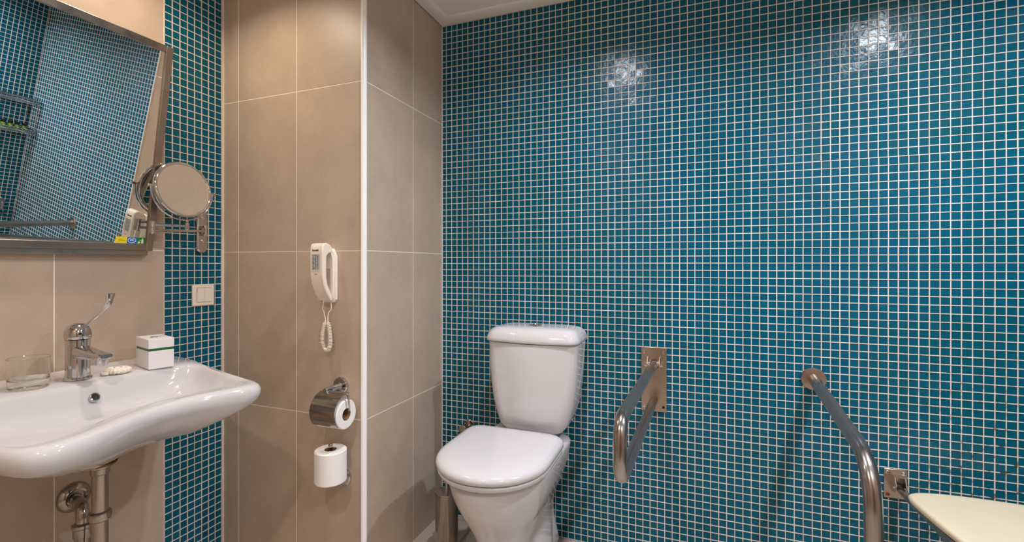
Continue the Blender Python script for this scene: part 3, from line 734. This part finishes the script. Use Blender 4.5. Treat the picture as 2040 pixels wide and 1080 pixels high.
mb = MB(); mb.lathe([(.088, .006), (.0905, .0085), (.095, .0085), (.0985, .005), (.0985, -.005), (.095, -.0085), (.0905, -.0085), (.088, -.006)], 64, vc, vn, False, False); mb.build('ring', M_CHROME, t, smooth=50)
mb = MB(); rc = 1.3
mb.lathe([(.001, .0035)] + [(r_, .0035 + rc - math.sqrt(rc * rc - r_ * r_)) for r_ in (.02, .04, .06, .075, .089)] + [(.089, -.0035), (.001, -.0035)], 64, vc, vn); mb.build('magnifying_glass', M_MIRROR, t, smooth=30)

# ------------------------------------------------------------------ light switch
sw = Vector((XL + .0, 1.273, 1.038))
t = thing('light_switch', 'cream double rocker light switch on the mosaic strip', 'switch', sw)
mb = MB(); mb.box(sw + Vector((.005, 0, 0)), (.010, .086, .083)); fr_ = mb.build('frame', M_SWITCH, t, bevel=.003, seg=3)
mb = MB(); mb.box(sw + Vector((.0098, 0, 0)), (.0015, .056, .056)); mb.build('gap', M_DARK, t)
for s_ in (-1, 1):
    mb = MB(); mb.box(sw + Vector((.0115, s_ * .0138, 0)), (.005, .0268, .0545), Matrix.Rotation(math.radians(1.5), 3, 'Y')); mb.build('rocker', M_SWITCH, t, bevel=.0008)

# ------------------------------------------------------------------ wall phone
phx, phz = -1.219, 1.12
t = thing('wall_phone', 'cream corded wall telephone on the pillar', 'telephone', (phx, YP, phz))
def ph(px, py, pz): return Vector((px, YP - py, pz))
base = [(0, 1.022), (.016, 1.018), (.026, 1.020), (.030, 1.03), (.030, 1.19), (.026, 1.206), (.012, 1.212), (0, 1.205)]
bw = .031
mb = MB(); rings = []
outl = [(-bw + .010, 1.018), (bw - .010, 1.018), (bw, 1.03), (bw, 1.185), (bw - .008, 1.203), (bw - .014, 1.214), (-bw + .014, 1.214), (-bw + .008, 1.203), (-bw, 1.185), (-bw, 1.03)]
mb.prism(outl, 0, .018, lambda u, v, w_: ph(phx + u, w_, v)); cradle = mb.build('cradle', M_PHONE, t, bevel=.004, seg=3)
outl2 = [(u * .86, 1.116 + (v - 1.116) * .93) for u, v in outl]
mb = MB(); mb.prism(outl2, .016, .0225, lambda u, v, w_: ph(phx + u, w_, v)); mb.build('cradle_rim', M_PHONE, cradle, bevel=.002)
mb = MB(); mb.box(ph(phx + .006, .0222, 1.105), (.026, .003, .075)); mb.build('cradle_recess', M_PHONE_G, cradle, bevel=.001)
# handset: side profile (distance from wall, height), slightly rounded
prof = [(.023, 1.199), (.023, 1.214), (.036, 1.226), (.052, 1.232), (.066, 1.229), (.072, 1.220), (.073, 1.20), (.073, 1.15), (.072, 1.115), (.066, 1.085), (.054, 1.058), (.040, 1.038), (.032, 1.026), (.024, 1.024), (.024, 1.046), (.033, 1.056), (.048, 1.084), (.0535, 1.110), (.0545, 1.15), (.053, 1.186), (.042, 1.196)]
hx = phx - .001
mb = MB(); mb.prism(prof, -.0285, .0285, lambda u, v, w_: ph(hx + w_, u, v)); hs = mb.build('handset', M_PHONE, t, bevel=.006, seg=4, smooth=40)
mb = MB(); mb.prism([(u + .0003 if u > .05 else u, v) for u, v in prof], .0187, .0193, lambda u, v, w_: ph(hx + w_, u, v)); mb.build('handset_seam', M_PHONE_G, hs)
RT = Matrix.Rotation(PI / 2, 3, 'X')
text_part('brand_lettering', 'Rundell', .0092, M_INK, hs, ph(hx - .004, .0733, 1.206), RT)
mb = MB(); mb.box(ph(hx - .002, .0732, 1.164), (.035, .0012, .054)); lab = mb.build('number_label', M_LCD, hs)
mb = MB(); rn = random.Random(3)
for i in range(3):
    for k in range(14):
        mb.box(ph(hx - .012 + i * .0095 + rn.uniform(-.001, .001), .0739, 1.188 - k * .0036), (rn.uniform(.002, .0078), .0004, rn.uniform(.0007, .0019)), Matrix.Rotation(rn.uniform(-.6, .6), 3, 'Y'))
mb.build('printed_marks', M_INK, lab, smooth=0)
mb = MB()
for a, b in ((-.004, .004), (.002, .004)): mb.box(ph(hx + a - .001, .0727, 1.1215), (b, .0006, .0018))
mb.build('printed_mark', M_INK, hs, smooth=0)
for zz in (1.192, 1.132):
    mb = MB(); mb.box(ph(hx - .002, .0731, zz), (.038, .0006, .0006)); mb.build('panel_line', M_PHONE_G, hs, smooth=0)
# coiled cord: two straight ends and a hanging loop
ctop = .950
c0 = ph(phx - .006, .032, 1.026); c1 = ph(phx + .012, .016, 1.020)
e0 = ph(phx - .004, .026, ctop); e1 = ph(phx + .006, .024, ctop)
mb = MB()
mb.tube(spline([c0, c0 + Vector((-.004, 0, -.03)), ph(phx - .009, .028, .985), e0 + Vector((0, 0, .008)), e0], 8, False), .0017, 8)
mb.tube(spline([c1, c1 + Vector((.001, 0, -.025)), ph(phx + .004, .02, .98), e1 + Vector((-.001, 0, .008)), e1], 8, False), .0017, 8)
center = spline([e0, ph(phx - .010, .026, .93), ph(phx - .0165, .026, .90), ph(phx - .0165, .025, .872), ph(phx - .008, .025, .852), ph(phx + .002, .025, .848), ph(phx + .011, .025, .853), ph(phx + .017, .025, .873), ph(phx + .016, .025, .90), ph(phx + .011, .024, .93), e1], 12, False)
Ls = [0]
for a, b in zip(center[:-1], center[1:]): Ls.append(Ls[-1] + (b - a).length)
turns, per = 44, 12; hel = []; j = 0
for i in range(turns * per + 1):
    s_ = Ls[-1] * i / (turns * per)
    while j < len(Ls) - 2 and Ls[j + 1] < s_: j += 1
    p = center[j].lerp(center[j + 1], (s_ - Ls[j]) / (Ls[j + 1] - Ls[j])); d = (center[min(j + 2, len(center) - 1)] - center[max(j - 1, 0)]).normalized()
    n1 = Vector((0, 1, 0)); n2 = d.cross(n1); a = 2 * PI * i / per
    rr_ = .0062 * min(1, i / per / 1.5 + .3, (turns * per - i) / per / 1.5 + .3)
    hel.append(p + (n1 * math.cos(a) + n2 * math.sin(a)) * rr_)
mb.tube(hel, .0016, 7)
mb.build('coiled_cord', M_PHONE, t, smooth=60)

# ------------------------------------------------------------------ toilet paper holders and rolls
def roll_mesh(c, d, R_, L, rin=.021):
    return MB().lathe([(rin, 0), (R_ - .003, 0), (R_, .003), (R_, L - .003), (R_ - .003, L), (rin, L), (rin, 0)], 48, c, d, False, False)
hx0, hz0 = -1.172, .719
t = thing('covered_paper_holder', 'chrome toilet paper holder with a curved cover plate, upper one on the pillar', 'paper holder', (hx0, YP, hz0))
mb = MB(); mb.lathe([(.001, 0), (.031, 0), (.031, .009), (.028, .012), (.012, .013), (.0105, .016), (.0105, .082), (.0085, .085), (.001, .085)], 32, (hx0, YP, hz0), (0, -1, 0)); mb.build('post', M_CHROME, t)
rc_ = Vector((-1.193, YP - .068, .655)); RR = .056
th0, th1 = math.radians(78), math.radians(226)    # angle in the (towards room, up) plane
sec = [(math.cos(a), math.sin(a)) for a in [th0 + (th1 - th0) * k / 28 for k in range(29)]]
# cover: arc around the roll from the top over the room side
mb = MB(); ri_, ro_ = RR + .004, RR + .0055
poly = [(-c_ * ro_, s_ * ro_) for c_, s_ in sec] + [(-c_ * ri_, s_ * ri_) for c_, s_ in reversed(sec)]
mb.prism(poly, -1.197, -1.092, lambda u, v, w_: (w_, rc_.y - u, rc_.z + v)); mb.build('cover', M_CHROME_W, t, smooth=40)
mb = MB(); mb.tube([(-1.185, YP - .074, hz0 - .003), (-1.105, YP - .074, hz0 - .003)], .0045, 12); mb.build('hinge_rod', M_CHROME, t)
mb = MB(); mb.tube(fillet([(-1.105, YP - .074, hz0 - .003), (-1.083, YP - .074, hz0 - .003), (-1.080, rc_.y, rc_.z + .002), (-1.18, rc_.y, rc_.z + .002)], .010, 8), .0032, 12); mb.build('wire_arm', M_CHROME, t)
t = thing('toilet_paper_roll', 'white toilet roll lying sideways under the chrome cover', 'toilet paper', (-1.143, rc_.y, rc_.z - RR), 'toilet rolls on the pillar')
roll_mesh((-1.193, rc_.y, rc_.z - .012), (1, 0, 0), RR - .006, .100, .021).build('paper', M_PAPER, t)
mb = MB(); mb.lathe([(.0208, .001), (.0208, .099), (.0195, .099), (.0195, .001), (.0208, .001)], 32, (-1.193, rc_.y, rc_.z - .012), (1, 0, 0), False, False); mb.build('core', M_CARD, t)
# upright spare roll
r2 = Vector((-1.158, YP - .072, .405))
t = thing('spare_roll_holder', 'chrome upright spare roll holder, lower one on the pillar', 'paper holder', (r2.x, YP, .392))
mb = MB(); mb.lathe([(.001, 0), (.030, 0), (.030, .008), (.027, .011), (.010, .012), (.009, .03), (.001, .03)], 32, (r2.x, YP, .392), (0, -1, 0)); mb.build('rosette', M_CHROME, t)
mb = MB(); mb.tube(fillet([(r2.x, YP - .02, .392), (r2.x, r2.y, .392), (r2.x, r2.y, .526)], .012, 8), .0065, 14); mb.lathe([(.0065, .520), (.0078, .522), (.0078, .532), (.006, .535), (.001, .535)], 20, (r2.x, r2.y, 0)); mb.build('pin', M_CHROME, t)
t = thing('toilet_paper_roll', 'white toilet roll standing upright on the lower chrome pin', 'toilet paper', (r2.x, r2.y, r2.z), 'toilet rolls on the pillar')
roll_mesh(r2 + Vector((0, 0, .002)), (0, 0, 1), .053, .110, .021).build('paper', M_PAPER, t)
mb = MB(); mb.lathe([(.0208, .003), (.0208, .110), (.0195, .110), (.0195, .003), (.0208, .003)], 32, r2, (0, 0, 1), False, False); mb.build('core', M_CARD, t)

# ------------------------------------------------------------------ fold-down grab bar
gx_ = -.1265
t = thing('folding_grab_bar', 'folding steel grab bar on a screwed wall plate beside the toilet', 'grab bar', (gx_, YB, .70))
mb = MB(); mb.box((gx_, YB - .003, .704), (.096, .006, .252)); plate = mb.build('wall_plate', M_STEEL_P, t, bevel=.0015)
for sx, sz, m in ((-1, 1, M_CHROME), (1, 1, M_CHROME), (-1, -1, M_CHROME), (1, -1, M_DARK)):
    mb = MB(); mb.lathe([(.0055, 0), (.005, .0022), (.0025, .0025), (.0022, .0012), (.001, .0012)], 18, (gx_ + sx * .036, YB - .006, .704 + sz * .107), (0, -1, 0)); mb.build('screw', m, plate)
for sx in (-1, 1):
    mb = MB(); mb.prism([(0, .022), (.012, .025), (.030, .018), (.036, .004), (.030, -.018), (.012, -.022), (0, -.02)], -.0015, .0015, lambda u, v, w_, sx=sx: (gx_ + sx * .0225 + w_, YB - .006 - u, .768 + v)); mb.build('hinge_ear', M_STEEL_P, plate, bevel=.0005)
    mb = MB(); mb.lathe([(.007, .0), (.007, .006), (.0045, .007), (.0045, .012), (.001, .013)], 6, (gx_ + sx * .024, YB - .030, .765), (sx, 0, 0)); mb.build('hinge_bolt', M_CHROME, plate)
mb = MB(); mb.tube([(gx_ - .021, YB - .03, .765), (gx_ + .021, YB - .03, .765)], .011, 16); mb.build('hinge_barrel', M_CHROME, t)
ye = 1.085
P = fillet([(gx_, YB - .022, .764), (gx_ - .020, ye, .800), (gx_ - .020, ye - .002, .655), (gx_, YB - .004, .622)], [.066, .066], 14)
mb = MB(); mb.tube(P, .0160, 24); mb.build('tube', M_STEEL, t, smooth=60)

# ------------------------------------------------------------------ floor-standing grab rail
t = thing('floor_grab_rail', 'bent steel grab rail from wall flange down to the floor beside the shower seat', 'grab bar', (.405, 1.36, 0))
fx, fz = .4135, .752
mb = MB(); mb.lathe([(.001, 0), (.040, 0), (.040, .005), (.038, .010), (.021, .012)], 36, (fx, YB, fz), (0, -1, 0)); mb.build('wall_flange', M_STEEL_P, t)
P = fillet([(fx, YB - .004, fz), (.402, 1.315, .690), (.410, 1.306, .004)], [.13], 16)
mb = MB(); mb.tube(P, .0190, 24); mb.build('tube', M_STEEL, t, smooth=60)
mb = MB(); mb.lathe([(.042, .001), (.042, .006), (.038, .010), (.0205, .012)], 32, (.410, 1.306, 0)); mb.build('floor_flange', M_STEEL_P, t)

# ------------------------------------------------------------------ folding shower seat
t = thing('folding_shower_bench', 'cream folding shower seat on steel hinges at the mosaic wall', 'bench', (.84, YB, .42))
sz_ = .452
half = [(.84, 1.815), (.93, 1.812), (1.00, 1.800), (1.040, 1.782), (1.052, 1.755), (1.050, 1.70), (1.036, 1.58), (1.018, 1.49), (.985, 1.452), (.92, 1.438)]
sl = half + [(.84, 1.434)] + [(1.68 - a, b) for a, b in reversed(half[1:])]
so_ = [Vector((p.x, p.y, 0)) for p in resample(spline([(a, b, 0) for a, b in sl], 8), 96)]
cs = Vector((.84, 1.625, 0))
def sring(k, z): return [Vector((cs.x + (p.x - cs.x) * (1 - k / .2), cs.y + (p.y - cs.y) * (1 - k / .2), z)) for p in so_]
mb = MB(); mb.loft([sring(.014, sz_ - .020), sring(.003, sz_ - .019), sring(.0, sz_ - .012), sring(.001, sz_ - .005), sring(.006, sz_ - .0005), sring(.012, sz_), sring(.05, sz_ - .001), sring(.15, sz_ - .003)]); mb.build('seat_board', M_SEAT, t, smooth=60)
for hx_ in (.650, 1.030):
    mb = MB(); mb.box((hx_, YB - .002, .420), (.064, .004, .098)); plt = mb.build('hinge_plate', M_STEEL_P, t, bevel=.0015)
    for sx, sz2 in ((-1, 1), (1, 1), (-1, -1), (1, -1)):
        m = M_RUST if (sx, sz2) == (-1, -1) else M_CHROME
        mb = MB(); mb.lathe([(.0065, 0), (.006, .002), (.003, .0025), (.0025, .0012), (.001, .0012)], 18, (hx_ + sx * .022, YB - .004, .420 + sz2 * .037), (0, -1, 0)); mb.build('screw', m, plt)
    for sx in (-1, 1):
        mb = MB(); mb.prism([(0, .026), (.022, .026), (.034, .0), (.030, -.022), (0, -.03)], -.0012, .0012, lambda u, v, w_, sx=sx: (hx_ + .005 + sx * .014 + w_, YB - .004 - u, .424 + v)); mb.build('hinge_ear', M_STEEL_P, plt)
    mb = MB(); mb.box((hx_ + .005, YB - .015, .4505), (.0304, .022, .0024)); mb.build('hinge_bridge', M_STEEL_P, plt)
    mb = MB(); mb.tube([(hx_ - .014, YB - .026, .415), (hx_ + .024, YB - .026, .415)], .004, 12); mb.build('hinge_pin', M_CHROME, plt)
    mb = MB(); mb.tube([(hx_ + .005, YB - .014, .412), (hx_ + (.004 if hx_ < .8 else -.004), 1.50, .4195)], .0115, 16); mb.build('support_tube', M_STEEL, t)
for hx_ in (.668, 1.012):
    mb = MB(); mb.box((hx_, 1.62, .37), (.012, .03, .08)); mb.box((hx_ + (.012 if hx_ < .8 else -.012), 1.62, .36), (.003, .05, .10)); mb.build('leg_bracket', M_STEEL_P, t, bevel=.001)
    mb = MB(); mb.tube([(hx_, 1.62, .34), (hx_, 1.62, .003)], .0115, 16); mb.build('leg', M_STEEL, t)
mb = MB(); mb.tube([(.655, 1.50, .4195), (1.026, 1.50, .4195)], .0115, 16); mb.build('cross_tube', M_STEEL, t)

# ------------------------------------------------------------------ right wall: shower rack with bottles (seen in the mirror)
t = thing('shower_rack', 'two-tier chrome wire rack on the shower wall, seen in the tilted mirror', 'rack', (XR, 1.75, 1.33))
X0_, X1_, Y0_, Y1_ = XR - .005, XR - .135, 1.60, 1.912
for zt, hgt in ((1.225, .030), (1.435, .030)):
    for z_ in (zt, zt + hgt):
        mb = MB(); mb.tube(fillet([(X0_, Y0_ + .1, z_), (X0_, Y0_, z_), (X1_, Y0_, z_), (X1_, Y1_, z_), (X0_, Y1_, z_), (X0_, Y0_ + .1, z_)], .02, 6), .0045, 8); mb.build('rim_wire', M_CHROME, t)
    mb = MB(); mb.box((X1_, (Y0_ + Y1_) / 2, zt + hgt * .5), (.002, Y1_ - Y0_ - .03, .012)); mb.build('front_band', M_CHROME, t)
    mb = MB()
    for k in range(9): mb.tube([(X1_ + (X0_ - X1_) * (k + .5) / 9, Y0_, zt - .001), (X1_ + (X0_ - X1_) * (k + .5) / 9, Y1_, zt - .001)], .0018, 6)
    mb.build('shelf_wires', M_CHROME, t)
for yy in (Y0_ + .015, Y1_ - .015):
    for xx in (X0_, X1_):
        mb = MB(); mb.tube([(xx, yy, 1.222), (xx, yy, 1.467)], .0028, 8); mb.build('upright_wire', M_CHROME, t)
for i in range(4):
    c = Vector((XR - .098, 1.748 + i * .036, 1.2272))
    t = thing('shampoo_bottle', ['leftmost', 'second from left', 'third from left', 'rightmost'][i] + ' of four small green black-capped bottles on the wire rack', 'bottle', c, 'toiletry bottles on the rack')
    mb = MB(); mb.lathe([(.001, 0), (.014, 0), (.0155, .002), (.0155, .042), (.013, .046), (.008, .048)], 24, c); mb.build('bottle_body', M_BOTTLE, t)
    mb = MB(); mb.lathe([(.0125, .0465), (.013, .048), (.013, .064), (.012, .066), (.001, .066)], 24, c); mb.build('cap', M_CAP, t)
    mb = MB(); mb.lathe([(.0055, 0), (.0055, .0006), (.001, .0006)], 14, c + Vector((-.0152, 0, .028)), (-1, 0, 0)); mb.build('round_mark', M_STW, t)
t = thing('shower_outlet', 'round chrome wall outlet on the shower wall, seen in the tilted mirror', 'shower fitting', (XR, 1.835, .70))
mb = MB(); mb.lathe([(.001, 0), (.030, 0), (.030, .006), (.024, .012), (.012, .014)], 28, (XR, 1.835, .70), (-1, 0, 0)); mb.build('rosette', M_CHROME, t)
mb = MB(); mb.tube(fillet([(XR - .01, 1.835, .70), (XR - .05, 1.835, .70), (XR - .05, 1.835, .655)], .012), .010, 14); mb.build('elbow', M_CHROME, t)
